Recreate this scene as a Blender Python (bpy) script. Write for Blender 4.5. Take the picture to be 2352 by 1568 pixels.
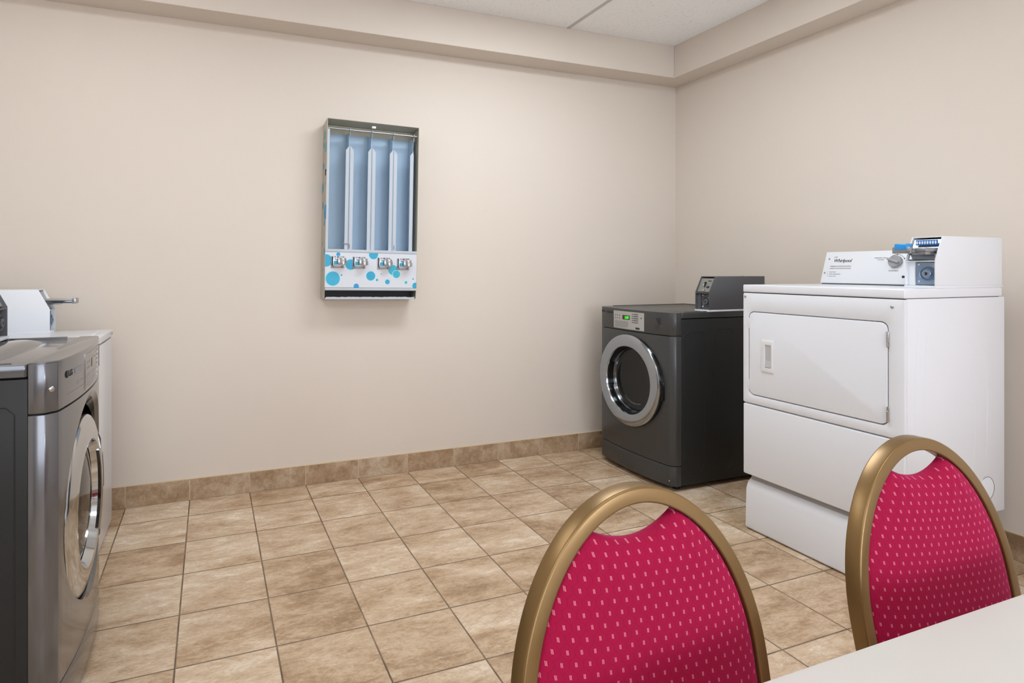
import bpy, bmesh, math, random
from mathutils import Vector, Matrix
random.seed(7)
SC = bpy.context.scene
COL = SC.collection
for o in list(bpy.data.objects):
    bpy.data.objects.remove(o)

# ------------------------------------------------------------------ camera
W_, H_ = 2352, 1568
F_PX, YAW, HOR, PPX = 1368.06, 0.3693, 617.82, 1012.66
cam_d = bpy.data.cameras.new('camera')
cam = bpy.data.objects.new('camera', cam_d)
COL.objects.link(cam)
cam.location = (-3.4039, -3.6927, 1.3169)
cam.rotation_euler = (math.pi/2, 0, -YAW)
cam_d.sensor_width = 36
cam_d.lens = 36*F_PX/W_
cam_d.shift_x = (W_/2-PPX)/W_
cam_d.shift_y = -(H_/2-HOR)/W_
cam_d.clip_start = 0.02
SC.camera = cam

# ------------------------------------------------------------------ world, exposure
wd = bpy.data.worlds.new('world'); SC.world = wd; wd.use_nodes = True
wd.node_tree.nodes['Background'].inputs[0].default_value = (0.8, 0.85, 0.9, 1)
wd.node_tree.nodes['Background'].inputs[1].default_value = 0.3
vs = SC.view_settings
vs.view_transform = 'Standard'; vs.look = 'None'; vs.gamma = 1; vs.exposure = 0.05
try: vs.use_curve_mapping = False
except Exception: pass
LIGHT_W = 19.0          # watts of each ceiling troffer
WINDOW_FILL_W = 10.0        # fill light from the added window, unseen behind the camera

# ------------------------------------------------------------------ helpers
def lin(c):
    if isinstance(c, str):
        c = tuple(int(c[i:i+2], 16)/255 for i in (0, 2, 4))
    return tuple((v/12.92 if v <= .04045 else ((v+.055)/1.055)**2.4) for v in c) + (1,)

def tag(o, label=None, cat=None, group=None, kind=None):
    if label: o['label'] = label
    if cat: o['category'] = cat
    if group: o['group'] = group
    if kind: o['kind'] = kind
    return o

def empty(name, loc, rz=0, ry=0):
    o = bpy.data.objects.new(name, None); COL.objects.link(o)
    o.location = loc; o.rotation_euler = (0, ry, rz); o.empty_display_size = .05
    return o

def obj(name, bm, mat, parent=None, smooth=35, loc=None):
    me = bpy.data.meshes.new(name)
    bmesh.ops.recalc_face_normals(bm, faces=bm.faces[:])
    bm.to_mesh(me); bm.free()
    me.materials.append(mat)
    if smooth:
        for p in me.polygons: p.use_smooth = True
        me.set_sharp_from_angle(angle=math.radians(smooth))
    o = bpy.data.objects.new(name, me); COL.objects.link(o)
    if parent: o.parent = parent
    if loc: o.location = loc
    return o

def merge(bm, tmp):
    me = bpy.data.meshes.new('t'); tmp.to_mesh(me); tmp.free()
    bm.from_mesh(me); bpy.data.meshes.remove(me); return bm

def box(bm, x0, x1, y0, y1, z0, z1, bev=0, seg=2):
    t = bmesh.new()
    bmesh.ops.create_cube(t, size=1)
    for v in t.verts:
        v.co = Vector(((x0+x1)/2+v.co.x*(x1-x0), (y0+y1)/2+v.co.y*(y1-y0), (z0+z1)/2+v.co.z*(z1-z0)))
    if bev:
        bmesh.ops.bevel(t, geom=t.edges[:], offset=bev, segments=seg, affect='EDGES', profile=.5)
    return merge(bm, t)

def B(*a, **k): return box(bmesh.new(), *a, **k)

def P3(axis, a, b, h):
    return {'z': Vector((a, b, h)), 'x': Vector((h, a, b)), 'y': Vector((a, h, b))}[axis]

def prism(bm, pts, axis, h0, h1, bev=0, seg=2):
    t = bmesh.new()
    lo = [t.verts.new(P3(axis, a, b, h0)) for a, b in pts]
    hi = [t.verts.new(P3(axis, a, b, h1)) for a, b in pts]
    n = len(pts)
    t.faces.new(lo); t.faces.new(hi[::-1])
    for i in range(n):
        t.faces.new((lo[i], lo[(i+1) % n], hi[(i+1) % n], hi[i]))
    bmesh.ops.recalc_face_normals(t, faces=t.faces[:])
    if bev:
        ed = [e for e in t.edges if e.calc_face_angle(0) > .5]
        bmesh.ops.bevel(t, geom=ed, offset=bev, segments=seg, affect='EDGES', profile=.5)
    return merge(bm, t)

def lathe(bm, prof, axis, c, n=64, a0=0, a1=2*math.pi, closed=False):
    """prof: (radius, height along axis); c: centre point"""
    t = bmesh.new(); full = abs(a1-a0-2*math.pi) < 1e-6
    m = n if full else n+1
    rings = []
    for r, h in prof:
        ring = []
        for i in range(m):
            a = a0+(a1-a0)*i/n
            p = P3(axis, r*math.cos(a), r*math.sin(a), h)
            ring.append(t.verts.new(p+Vector(c)))
        rings.append(ring)
    R = rings+[rings[0]] if closed else rings
    for A, Bq in zip(R, R[1:]):
        for i in range(n):
            j = (i+1) % m
            try: t.faces.new((A[i], A[j], Bq[j], Bq[i]))
            except ValueError: pass
    if not full and closed:
        t.faces.new([r[0] for r in rings]); t.faces.new([r[-1] for r in rings][::-1])
    bmesh.ops.remove_doubles(t, verts=t.verts[:], dist=1e-6)
    bmesh.ops.recalc_face_normals(t, faces=t.faces[:])
    return merge(bm, t)

def cyl(bm, r, h0, h1, axis, c, n=24, bev=.0006):
    return lathe(bm, [(0, h0), (r-bev, h0), (r, h0+bev), (r, h1-bev), (r-bev, h1), (0, h1)], axis, c, n)

def tube(bm, pts, r, n=10, closed=False):
    t = bmesh.new(); pts = [Vector(p) for p in pts]; N = len(pts); rings = []
    up = None
    for i, p in enumerate(pts):
        a = pts[(i-1) % N] if (closed or i > 0) else p
        b = pts[(i+1) % N] if (closed or i < N-1) else p
        d = (b-a).normalized()
        if up is None:
            up = Vector((0, 0, 1)) if abs(d.z) < .9 else Vector((1, 0, 0))
        s = d.cross(up).normalized(); up = s.cross(d).normalized()
        rings.append([t.verts.new(p+(s*math.cos(k*2*math.pi/n)+up*math.sin(k*2*math.pi/n))*r) for k in range(n)])
    R = rings+[rings[0]] if closed else rings
    for A, Bq in zip(R, R[1:]):
        for k in range(n):
            t.faces.new((A[k], A[(k+1) % n], Bq[(k+1) % n], Bq[k]))
    if not closed:
        t.faces.new(rings[0]); t.faces.new(rings[-1][::-1])
    bmesh.ops.recalc_face_normals(t, faces=t.faces[:])
    return merge(bm, t)

def rrect(x0, x1, z0, z1, r, n=6):
    out = []
    for cx, cz, a in ((x1-r, z1-r, 0), (x0+r, z1-r, 90), (x0+r, z0+r, 180), (x1-r, z0+r, 270)):
        for i in range(n+1):
            q = math.radians(a+90*i/n); out.append((cx+r*math.cos(q), cz+r*math.sin(q)))
    return out

def plate_hole(bm, outer, inner, axis, h0, h1, bev=0):
    """frame between two loops with the same number of points"""
    t = bmesh.new(); n = len(outer)
    L = [[t.verts.new(P3(axis, a, b, h)) for a, b in loop] for loop, h in ((outer, h0), (outer, h1), (inner, h1), (inner, h0))]
    for q in range(4):
        A, Bq = L[q], L[(q+1) % 4]
        for i in range(n):
            j = (i+1) % n
            t.faces.new((A[i], A[j], Bq[j], Bq[i]))
    bmesh.ops.recalc_face_normals(t, faces=t.faces[:])
    if bev:
        ed = [e for e in t.edges if e.calc_face_angle(0) > .8]
        bmesh.ops.bevel(t, geom=ed, offset=bev, segments=2, affect='EDGES', profile=.5)
    return merge(bm, t)

def text_bm(s, size, extr=.0003, shear=0, bold=0, align='LEFT', spacing=1):
    cu = bpy.data.curves.new('t', 'FONT'); cu.body = s; cu.size = size; cu.extrude = extr
    cu.shear = shear; cu.offset = bold; cu.align_x = align; cu.space_character = spacing; cu.resolution_u = 3
    o = bpy.data.objects.new('t', cu); COL.objects.link(o)
    dg = bpy.context.evaluated_depsgraph_get(); dg.update()
    me = bpy.data.meshes.new_from_object(o.evaluated_get(dg))
    bm = bmesh.new(); bm.from_mesh(me)
    bpy.data.objects.remove(o); bpy.data.curves.remove(cu); bpy.data.meshes.remove(me)
    return bm

def put(bm, dst, M):
    bmesh.ops.transform(bm, matrix=M, verts=bm.verts[:])
    return merge(dst, bm)

def front_M(x, y, z, tilt=0):
    """text laid on a face that looks toward local -Y; tilt leans its top back (+Y)"""
    return Matrix.Translation((x, y, z)) @ Matrix.Rotation(math.pi/2-tilt, 4, 'X')

# ------------------------------------------------------------------ materials
class NT:
    def __init__(s, name):
        s.m = bpy.data.materials.new(name); s.m.use_nodes = True
        s.t = s.m.node_tree; s.n = s.t.nodes; s.l = s.t.links
        s.b = s.n['Principled BSDF']
    def node(s, k, **p):
        x = s.n.new(k)
        for a, v in p.items(): setattr(x, a, v)
        return x
    def link(s, a, b): s.l.new(a, b)
    def math(s, op, a, b=None, c=None, clamp=False):
        x = s.n.new('ShaderNodeMath'); x.operation = op; x.use_clamp = clamp
        for i, v in enumerate((a, b, c)):
            if v is None: continue
            if isinstance(v, (int, float)): x.inputs[i].default_value = v
            else: s.l.new(v, x.inputs[i])
        return x.outputs[0]
    def coords(s, kind='Object'):
        tc = s.n.new('ShaderNodeTexCoord'); sp = s.n.new('ShaderNodeSeparateXYZ')
        s.l.new(tc.outputs[kind], sp.inputs[0])
        return tc.outputs[kind], sp.outputs
    def noise(s, vec, scale, detail=4, rough=.5, dim='3D', dist=0):
        x = s.n.new('ShaderNodeTexNoise'); x.noise_dimensions = dim
        x.inputs['Scale'].default_value = scale; x.inputs['Detail'].default_value = detail
        x.inputs['Roughness'].default_value = rough; x.inputs['Distortion'].default_value = dist
        if vec is not None: s.l.new(vec, x.inputs['Vector'])
        return x.outputs[0]
    def ramp(s, f, stops, interp='LINEAR'):
        x = s.n.new('ShaderNodeValToRGB'); x.color_ramp.interpolation = interp
        e = x.color_ramp.elements
        while len(e) < len(stops): e.new(.5)
        for i, (p, c) in enumerate(stops):
            e[i].position = p; e[i].color = c if len(c) == 4 else c+(1,)
        s.l.new(f, x.inputs[0]); return x.outputs[0]
    def mix(s, f, a, b, blend='MIX'):
        x = s.n.new('ShaderNodeMix'); x.data_type = 'RGBA'; x.blend_type = blend
        for i, v in ((0, f), (6, a), (7, b)):
            if isinstance(v, (int, float)): x.inputs[i].default_value = v
            elif isinstance(v, tuple): x.inputs[i].default_value = v
            else: s.l.new(v, x.inputs[i])
        return x.outputs[2]
    def bump(s, h, strength=.2, dist=.001, prev=None):
        x = s.n.new('ShaderNodeBump'); x.inputs['Strength'].default_value = strength
        x.inputs['Distance'].default_value = dist
        s.l.new(h, x.inputs['Height'])
        if prev is not None: s.l.new(prev, x.inputs['Normal'])
        return x.outputs[0]
    def set(s, **k):
        for a, v in k.items():
            i = s.b.inputs[a.replace('_', ' ')]
            if isinstance(v, (int, float, tuple)): i.default_value = v
            else: s.l.new(v, i)
        return s.m

def plain(name, col, rough=.5, metal=0, coat=0, bump=0, bscale=400, spec=.5, var=.03, aniso=0):
    m = NT(name); c = lin(col); v, _ = m.coords()
    n = m.noise(v, 6, 3)
    cc = m.mix(m.math('MULTIPLY', n, var*2), c, tuple(x*.8 for x in c[:3])+(1,))
    m.set(Base_Color=cc, Roughness=rough, Metallic=metal, Coat_Weight=coat, Specular_IOR_Level=spec)
    if coat: m.b.inputs['Coat Roughness'].default_value = .08
    if bump: m.set(Normal=m.bump(m.noise(v, bscale, 2), bump, .0005))
    return m.m

M = {}
def mk_wall(name, col):
    m = NT(name); v, _ = m.coords()
    n1 = m.noise(v, 170, 3, .6); n2 = m.noise(v, 1.3, 3, .5); n3 = m.noise(v, 5, 5, .65)
    c = lin(col)
    a = m.mix(m.math('MULTIPLY', m.math('SUBTRACT', n2, .35, clamp=True), .35), c, tuple(x*.9 for x in c[:3])+(1,))
    sc = m.ramp(n3, [(.66, (0, 0, 0)), (.74, (1, 1, 1))])
    a = m.mix(m.math('MULTIPLY', sc, .05), a, lin('9c9082'))
    return m.set(Base_Color=a, Roughness=.62, Specular_IOR_Level=.3, Normal=m.bump(n1, .22, .0012))
M['wall'] = mk_wall('wall_paint_beige', 'dad0c5')
M['ceil'] = None
def mk_ceiling():
    m = NT('ceiling_tile_mineral_fibre'); v, _ = m.coords()
    n = m.noise(v, 230, 3, .7); n2 = m.noise(v, 90, 4, .7)
    c = m.ramp(n2, [(.31, lin('c4c7c7')), (.40, lin('fafcfd')), (1, lin('fdfeff'))])
    return m.set(Base_Color=c, Roughness=.9, Normal=m.bump(n, .4, .0015))
M['ceil'] = mk_ceiling()
M['tbar'] = plain('ceiling_grid_enamel', 'c4c2c0', .5)

T = .326
def mk_tile(name, base_axis='floor'):
    m = NT(name); v, o = m.coords('Object')
    gx = m.math('ADD', m.math('DIVIDE', o[0], T), 11.778+40)
    gy = m.math('ADD', m.math('DIVIDE', o[1], T), 40.7391)
    if base_axis == 'x': gy = None
    if base_axis == 'y': gx = None
    def frac(g):
        f = m.math('FRACT', g); fl = m.math('FLOOR', g); d = m.math('SUBTRACT', .5, m.math('ABSOLUTE', m.math('SUBTRACT', f, .5)))
        return fl, d
    if gx is not None: cx, dx = frac(gx)
    if gy is not None: cy, dy = frac(gy)
    comb = m.node('ShaderNodeCombineXYZ')
    if gx is not None: m.link(cx, comb.inputs[0])
    if gy is not None: m.link(cy, comb.inputs[1])
    wn = m.node('ShaderNodeTexWhiteNoise'); wn.noise_dimensions = '3D'; m.link(comb.outputs[0], wn.inputs[0])
    # per tile shift of the stone pattern, stretched along X
    sc = m.node('ShaderNodeVectorMath', operation='SCALE'); m.link(wn.outputs['Color'], sc.inputs[0]); sc.inputs[3].default_value = 7
    ad = m.node('ShaderNodeVectorMath', operation='ADD'); m.link(v, ad.inputs[0]); m.link(sc.outputs[0], ad.inputs[1])
    mp = m.node('ShaderNodeMapping'); m.link(ad.outputs[0], mp.inputs[0]); mp.inputs['Scale'].default_value = (.42, 1, 1) if base_axis == 'floor' else (1, 1, 1)
    pv = mp.outputs[0]
    n1 = m.noise(pv, 7, 7, .62, dist=.35); n2 = m.noise(pv, 30, 8, .78, dist=.6); n3 = m.noise(pv, 130, 6, .85)
    s = m.math('ADD', m.math('MULTIPLY', n1, .44), m.math('ADD', m.math('MULTIPLY', n2, .32), m.math('MULTIPLY', n3, .24)))
    s = m.math('ADD', s, m.math('MULTIPLY', m.math('SUBTRACT', wn.outputs['Value'], .5), .075))
    col = m.ramp(s, [(.39, lin('937659')), (.455, lin('b19577')), (.515, lin('c5ac90')), (.57, lin('d4bfa6')), (.63, lin('e6d8c6'))])
    # eroded light flecks
    fl = m.ramp(m.noise(pv, 60, 6, .8, dist=.3), [(.57, (0, 0, 0)), (.63, (1, 1, 1))])
    reg = m.ramp(m.noise(pv, 6, 3, .5), [(.45, (0, 0, 0)), (.62, (1, 1, 1))])
    col = m.mix(m.math('MULTIPLY', m.math('MULTIPLY', fl, reg), .55), col, lin('dccbb4'))
    ck = m.noise(pv, 11, 8, .75, dist=1.2)
    ckm = m.math('LESS_THAN', m.math('ABSOLUTE', m.math('SUBTRACT', ck, .5)), .0055)
    col = m.mix(m.math('MULTIPLY', ckm, .55), col, lin('8b7358'))
    if base_axis != 'floor': col = m.mix(.3, col, lin('7d674f'))
    ws = []
    if gx is not None: ws.append(dx)
    if gy is not None: ws.append(dy)
    d = m.math('MINIMUM', ws[0], ws[1]) if len(ws) == 2 else ws[0]
    gw = .0072
    g = m.ramp(d, [(0, (1, 1, 1)), (gw, (1, 1, 1)), (gw*1.45, (0, 0, 0))])
    gn = m.noise(v, 9, 4, .6)
    gc = m.ramp(gn, [(.35, lin('5c4938')), (.65, lin('84705a'))]) if base_axis == 'floor' else m.ramp(gn, [(.3, lin('b9a387')), (.7, lin('c9b498'))])
    col = m.mix(g, col, gc)
    hgt = m.math('SUBTRACT', m.math('MULTIPLY', s, .45), g)
    rg = m.ramp(s, [(.4, (.42,)*3), (.65, (.55,)*3)])
    return m.set(Base_Color=col, Roughness=rg, Specular_IOR_Level=.4, Normal=m.bump(hgt, .35, .0022))
M['floor'] = mk_tile('floor_tile_stone'); M['base_x'] = mk_tile('base_tile_stone_x', 'x'); M['base_y'] = mk_tile('base_tile_stone_y', 'y')

M['white'] = plain('white_enamel', 'dfe2e8', .28, coat=.25, var=.01)
M['white2'] = plain('white_powder_coat', 'e0e3e8', .45, bump=.15, bscale=900, var=.01)
M['whitep'] = plain('white_plastic', 'dfe0e2', .4)
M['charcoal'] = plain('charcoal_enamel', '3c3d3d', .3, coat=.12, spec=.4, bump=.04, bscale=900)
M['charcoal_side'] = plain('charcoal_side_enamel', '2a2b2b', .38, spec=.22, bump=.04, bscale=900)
M['charcoal2'] = plain('charcoal_powder_coat', '55565a', .5, bump=.2, bscale=900)
M['graphite'] = plain('graphite_silver_enamel', '6f7176', .22, metal=.75, coat=.4)
M['graphite2'] = plain('graphite_gloss_enamel', '5c5e63', .14, metal=.5, coat=.6)
M['black'] = plain('black_rubber', '0c0c0d', .6)
M['gloss_black'] = plain('black_gloss_plastic', '0d0e0e', .15, coat=.5)
M['chrome'] = plain('chrome', 'c6c9cc', .09, metal=1, var=0)
M['satin'] = plain('satin_chrome', 'a9b1b9', .14, metal=1, var=.02)
M['darkchrome'] = plain('dark_chrome', '6d7074', .16, metal=1)
M['steel'] = plain('zinc_steel', 'a9adb2', .3, metal=.9, bump=.1, bscale=300, var=.1)
M['meter'] = plain('grey_meter_plate', '85857d', .45)
M['silverlabel'] = plain('silver_label', 'b4b5b3', .4, metal=.3)
M['ink'] = plain('dark_ink', '26272a', .6)
M['inkgrey'] = plain('grey_ink', '8a8b90', .6)
M['blue'] = plain('blue_plastic', '1f8fd6', .25, coat=.4)
M['navy'] = plain('blue_coin_window', '1767b0', .3)
M['lockblue'] = plain('blue_grey_zinc', '8fa3bb', .35, metal=.7)
M['pull'] = plain('recess_grey', 'b6b7ba', .5)
M['knob'] = plain('grey_knob_plastic', '9b9ca0', .35)
M['teal'] = plain('teal_sticker', '2f9fbd', .4)
M['bluepaint'] = plain('pale_blue_painted_steel', 'a6c0d6', .42, bump=.05, var=.06)
M['flange'] = plain('pale_grey_painted_steel', 'bac1c9', .42, var=.03)
M['grayin'] = plain('grey_green_painted_steel', 'aeac9b', .45, var=.08)
M['gold'] = plain('champagne_bronze_tube', '80653e', .32, metal=.6, bump=.04, bscale=600, var=.08)
M['laminate'] = plain('white_laminate', 'c6c3bf', .35, bump=.05, bscale=500, var=.03)
M['edgeband'] = plain('table_edge_band', 'cfc9c2', .5)
M['door'] = plain('dark_reflection_door', '2b2622', .45, coat=.1)
def emis(name, col, st):
    m = NT(name); m.set(Base_Color=lin(col), Roughness=.5, Emission_Color=lin(col), Emission_Strength=st); return m.m
M['globe'] = emis('fill_globe_glow', 'e6eeff', 43.0)
M['diffuser'] = emis('lit_diffuser', 'fffaf2', 4.0)
M['led'] = emis('green_led', '35e01a', 1.6)
M['screen'] = plain('dark_display_glass', '0b120b', .1, coat=.5)
M['fill_pane'] = emis('fill_pane_glow', 'eef4ff', 3.0)
def mk_glass():
    m = NT('smoked_door_glass')
    return m.set(Base_Color=lin('1a1c1b'), Roughness=.06, Specular_IOR_Level=.35)
M['glass'] = mk_glass()

def mk_bubbles(name, base, circles, ax, rough=.4, rimmed=True):
    """base colour with printed round bubbles; circles (a, b, radius, hex) in object coordinates"""
    m = NT(name); v, o = m.coords()
    comb = m.node('ShaderNodeCombineXYZ'); m.link(o[ax[0]], comb.inputs[0]); m.link(o[ax[1]], comb.inputs[1])
    col = lin(base)
    wob = m.noise(v, 30, 2)
    for a, b, r, c in circles:
        d = m.node('ShaderNodeVectorMath', operation='DISTANCE'); m.link(comb.outputs[0], d.inputs[0]); d.inputs[1].default_value = (a, b, 0)
        rim = m.math('LESS_THAN', d.outputs['Value'], r*1.08+.0015)
        ins = m.math('LESS_THAN', d.outputs['Value'], r)
        if rimmed: col = m.mix(rim, col, lin('a8dce8'))
        ic = m.mix(m.math('MULTIPLY', wob, .5), lin(c), lin('2a97c9'))
        col = m.mix(ins, col, ic)
    return m.set(Base_Color=col, Roughness=rough, Specular_IOR_Level=.4)

def mk_fabric():
    m = NT('magenta_jacquard_fabric'); v, _o = m.coords('Object'); _u, o = m.coords('UV')
    SX, SZ = .0222, .0153
    fv0 = m.math('DIVIDE', m.math('ADD', o[1], m.math('MULTIPLY', o[0], .115)), SZ); row = m.math('FLOOR', fv0)
    fu0 = m.math('ADD', m.math('DIVIDE', o[0], SX), m.math('MULTIPLY', row, .5))
    fu = m.math('SUBTRACT', m.math('FRACT', m.math('ADD', fu0, 100)), .5)
    fv = m.math('SUBTRACT', m.math('FRACT', m.math('ADD', fv0, 100)), .5)
    bar = m.math('LESS_THAN', m.math('ABSOLUTE', m.math('SUBTRACT', m.math('ABSOLUTE', fu), .046)), .030)
    hgt = m.math('LESS_THAN', m.math('ABSOLUTE', fv), .19)
    mid = m.math('MULTIPLY', m.math('LESS_THAN', m.math('ABSOLUTE', fu), .08), m.math('LESS_THAN', m.math('ABSOLUTE', fv), .04))
    dot = m.math('MULTIPLY', bar, hgt)
    # diagonal trellis lines between the dots
    k = m.math('MULTIPLY', m.math('SINE', m.math('MULTIPLY', fv0, 2*math.pi)), .09)
    u1 = m.math('DIVIDE', o[0], SX); hv = m.math('MULTIPLY', fv0, .5)
    l1 = m.math('ABSOLUTE', m.math('SUBTRACT', m.math('FRACT', m.math('ADD', m.math('ADD', m.math('ADD', u1, hv), k), 100.25)), .5))
    l2 = m.math('ABSOLUTE', m.math('SUBTRACT', m.math('FRACT', m.math('ADD', m.math('SUBTRACT', m.math('SUBTRACT', u1, hv), k), 99.75)), .5))
    ln = m.math('LESS_THAN', m.math('MINIMUM', l1, l2), .035)
    n = m.noise(v, 900, 2, .7); n2 = m.noise(v, 12, 3)
    c = m.mix(m.math('MULTIPLY', n, .45), lin('9a0639'), lin('82042f'))
    c = m.mix(m.math('MULTIPLY', ln, .3), c, lin('5e0629'))
    c = m.mix(m.math('MULTIPLY', dot, .62), c, lin('d98f9f'))
    h = m.math('SUBTRACT', m.math('MULTIPLY', n, .3), m.math('MULTIPLY', ln, .7))
    m.set(Base_Color=c, Roughness=.85, Specular_IOR_Level=.2, Normal=m.bump(h, .35, .0012))
    m.b.inputs['Sheen Weight'].default_value = .4
    m.b.inputs['Sheen Roughness'].default_value = .35
    m.b.inputs['Sheen Tint'].default_value = lin('ff5fb4')
    return m.m
M['fabric'] = mk_fabric()

# ------------------------------------------------------------------ room
XL, XR, YB, YF, ZC = -4.72, 0.0, 0.0, -6.4, 2.973
ZS, DS = 2.737, .19          # soffit underside height and projection
S = 'structure'
def st(name, bm, m, smooth=None): return tag(obj(name, bm, m, None, smooth), kind=S)
st('floor', B(XL-.1, XR+.1, YF-.1, YB+.1, -.1, 0), M['floor'])
st('wall_back', B(XL-.1, XR+.1, YB, YB+.1, 0, ZC+.1), M['wall'])
st('wall_right', B(XR, XR+.1, YF, YB, 0, ZC+.1), M['wall'])
st('wall_left', B(XL-.1, XL, YF, YB, 0, ZC+.1), M['wall'])
# front wall behind the camera, with an opening for the added fill window
bm = bmesh.new(); wx0, wx1, wz0, wz1 = -4.3, -.9, .75, 2.35
box(bm, XL, wx0, YF-.1, YF, 0, ZC+.1); box(bm, wx1, XR, YF-.1, YF, 0, ZC+.1)
box(bm, wx0, wx1, YF-.1, YF, 0, wz0); box(bm, wx0, wx1, YF-.1, YF, wz1, ZC+.1)
st('wall_front', bm, M['wall'])
bm = bmesh.new()
for a in (wx0, (wx0+wx1)/2-.02, wx1-.04): box(bm, a, a+.04, YF-.06, YF-.01, wz0, wz1, .004)
for a in (wz0, wz1-.04): box(bm, wx0+.04, wx1-.04, YF-.06, YF-.01, a, a+.04, .004)
wf = st('added_window_1', bm, M['whitep'])
obj('pane', B(wx0+.02, wx1-.02, YF-.045, YF-.04, wz0+.02, wz1-.02), M['fill_pane'], wf, None)  # added window with a glowing pane, fill from behind the view
d1 = st('added_door_1', B(XL, XL+.045, -5.75, -4.35, 0, 2.12, .004), M['door'])  # added door out of view, gives the graphite washer a dark reflection
obj('door_handle', tube(bmesh.new(), [(XL+.045, -4.45, 1.02), (XL+.095, -4.45, 1.02), (XL+.095, -4.57, 1.02)], .009, 10), M['steel'], d1)
# ceiling: tiles between T bars
st('ceiling', B(XL-.1, XR+.1, YF-.1, YB+.1, ZC, ZC+.12), M['ceil'])
bm = bmesh.new()
xb = [-1.11-1.22*i for i in range(-0, 3)]
for x in xb: box(bm, x-.012, x+.012, YF, -.185, ZC-.004, ZC+.001)
yb = [-1.02-.61*i for i in range(0, 9)]
for y in yb: box(bm, XL, -.185, y-.0125, y+.0125, ZC-.004, ZC+.001)
st('trim_3', bm, M['tbar'])
# boxed soffit running round the room under the ceiling
bm = bmesh.new(); box(bm, XL, XR, -DS, 0, ZS, ZC, .003)
st('trim_1', bm, M['wall'])
bm = bmesh.new(); box(bm, -DS, XR, YF, -DS, ZS, ZC, .003)
st('trim_2', bm, M['wall'])
# tile baseboards
def base_bm(x0, x1, y0, y1): return B(x0, x1, y0, y1, 0, .118, .002)
st('baseboard_back', base_bm(XL, XR, -.010, 0), M['base_x'])
st('baseboard_right', base_bm(-.010, XR, YF, -.010), M['base_y'])
st('baseboard_left', base_bm(XL, XL+.010, YF, -.010), M['base_y'])
M['caulk'] = plain('cream_caulk', 'd6c2a4', .7, bump=.4, bscale=60)
st('trim_4', B(XL, XR, -.009, 0, .118, .1235, .0015), M['caulk'])
st('trim_5', B(-.009, XR, YF, -.009, .118, .1235, .0015), M['caulk'])

# ------------------------------------------------------------------ ceiling troffers (first read from the shadows, other four added for even light; all out of view)
def troffer(x, y, w, h, watts, label):
    t = empty('ceiling_light', (x, y, ZC)); tag(t, label, 'ceiling light', 'ceiling troffers')
    obj('frame', plate_hole(bmesh.new(), rrect(-w/2, w/2, -h/2, h/2, .004, 1), rrect(-w/2+.025, w/2-.025, -h/2+.025, h/2-.025, .003, 1), 'z', -.012, -.001), M['tbar'], t)
    obj('diffuser', B(-w/2+.025, w/2-.025, -h/2+.025, h/2-.025, -.007, -.003), M['diffuser'], t, None)
    ld = bpy.data.lights.new('troffer_lamp', 'AREA'); ld.shape = 'RECTANGLE'; ld.size = w-.06; ld.size_y = h-.06
    ld.energy = watts; ld.color = (.80, .90, 1)
    lo = bpy.data.objects.new('troffer_lamp', ld); COL.objects.link(lo); lo.parent = t; lo.location = (0, 0, -.016)
troffer(-1.72, -1.325, 1.16, .56, LIGHT_W*1.3, 'lit ceiling troffer nearest the corner over the dark dryer')
troffer(-4.0, -1.325, 1.10, .56, LIGHT_W*.4, 'added unseen ceiling troffer over the machines on the left')
troffer(-1.72, -3.765, 1.16, .56, LIGHT_W*.3, 'added unseen ceiling troffer over the white table')
troffer(-4.0, -3.765, 1.10, .56, LIGHT_W*.5, 'added unseen ceiling troffer behind the left machines')
troffer(-2.94, -5.595, 1.16, .56, LIGHT_W*.6, 'added unseen ceiling troffer by the added window at the rear')
wl = bpy.data.lights.new('window_fill', 'AREA'); wl.shape = 'RECTANGLE'; wl.size = wx1-wx0-.1; wl.size_y = wz1-wz0-.1  # added area light at the unseen window, soft fill for the room
wl.energy = WINDOW_FILL_W; wl.color = (.80, .90, 1)
wlo = bpy.data.objects.new('window_fill', wl); COL.objects.link(wlo)
wlo.location = ((wx0+wx1)/2, YF+.02, (wz0+wz1)/2); wlo.rotation_euler = (math.pi/2, 0, 0)

# added globe lamp, unseen behind the camera, lifts light onto ceiling and soffit
fl_ = empty('fill_lamp', (-1.35, -4.75, 0)); tag(fl_, 'added floor lamp out of view, its glowing globe fills the room with light', 'floor lamp')
obj('base', lathe(bmesh.new(), [(0, 0), (.15, 0), (.15, .012), (.02, .03), (0, .03)], 'z', (0, 0, 0), 40), M['knob'], fl_)
obj('pole', cyl(bmesh.new(), .012, .028, 1.00, 'z', (0, 0, 0), 16), M['knob'], fl_)
obj('globe', lathe(bmesh.new(), [(.15*math.sin(math.pi*i/16), -.15*math.cos(math.pi*i/16)) for i in range(17)], 'z', (0, 0, 1.14), 32), M['globe'], fl_, 180)

# ------------------------------------------------------------------ shared small parts
def screw(parent, x, y, z, r=.006, axis='y', m=None):
    bm = bmesh.new()
    if axis == 'y':
        lathe(bm, [(0, -.003), (r*.6, -.0026), (r, -.0008), (r, .001)], 'y', (x, y, z), 16)
        box(bm, x-r*.7, x+r*.7, y-.0034, y-.0026, z-r*.12, z+r*.12)
    return obj('screw', bm, m or M['steel'], parent)

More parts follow.
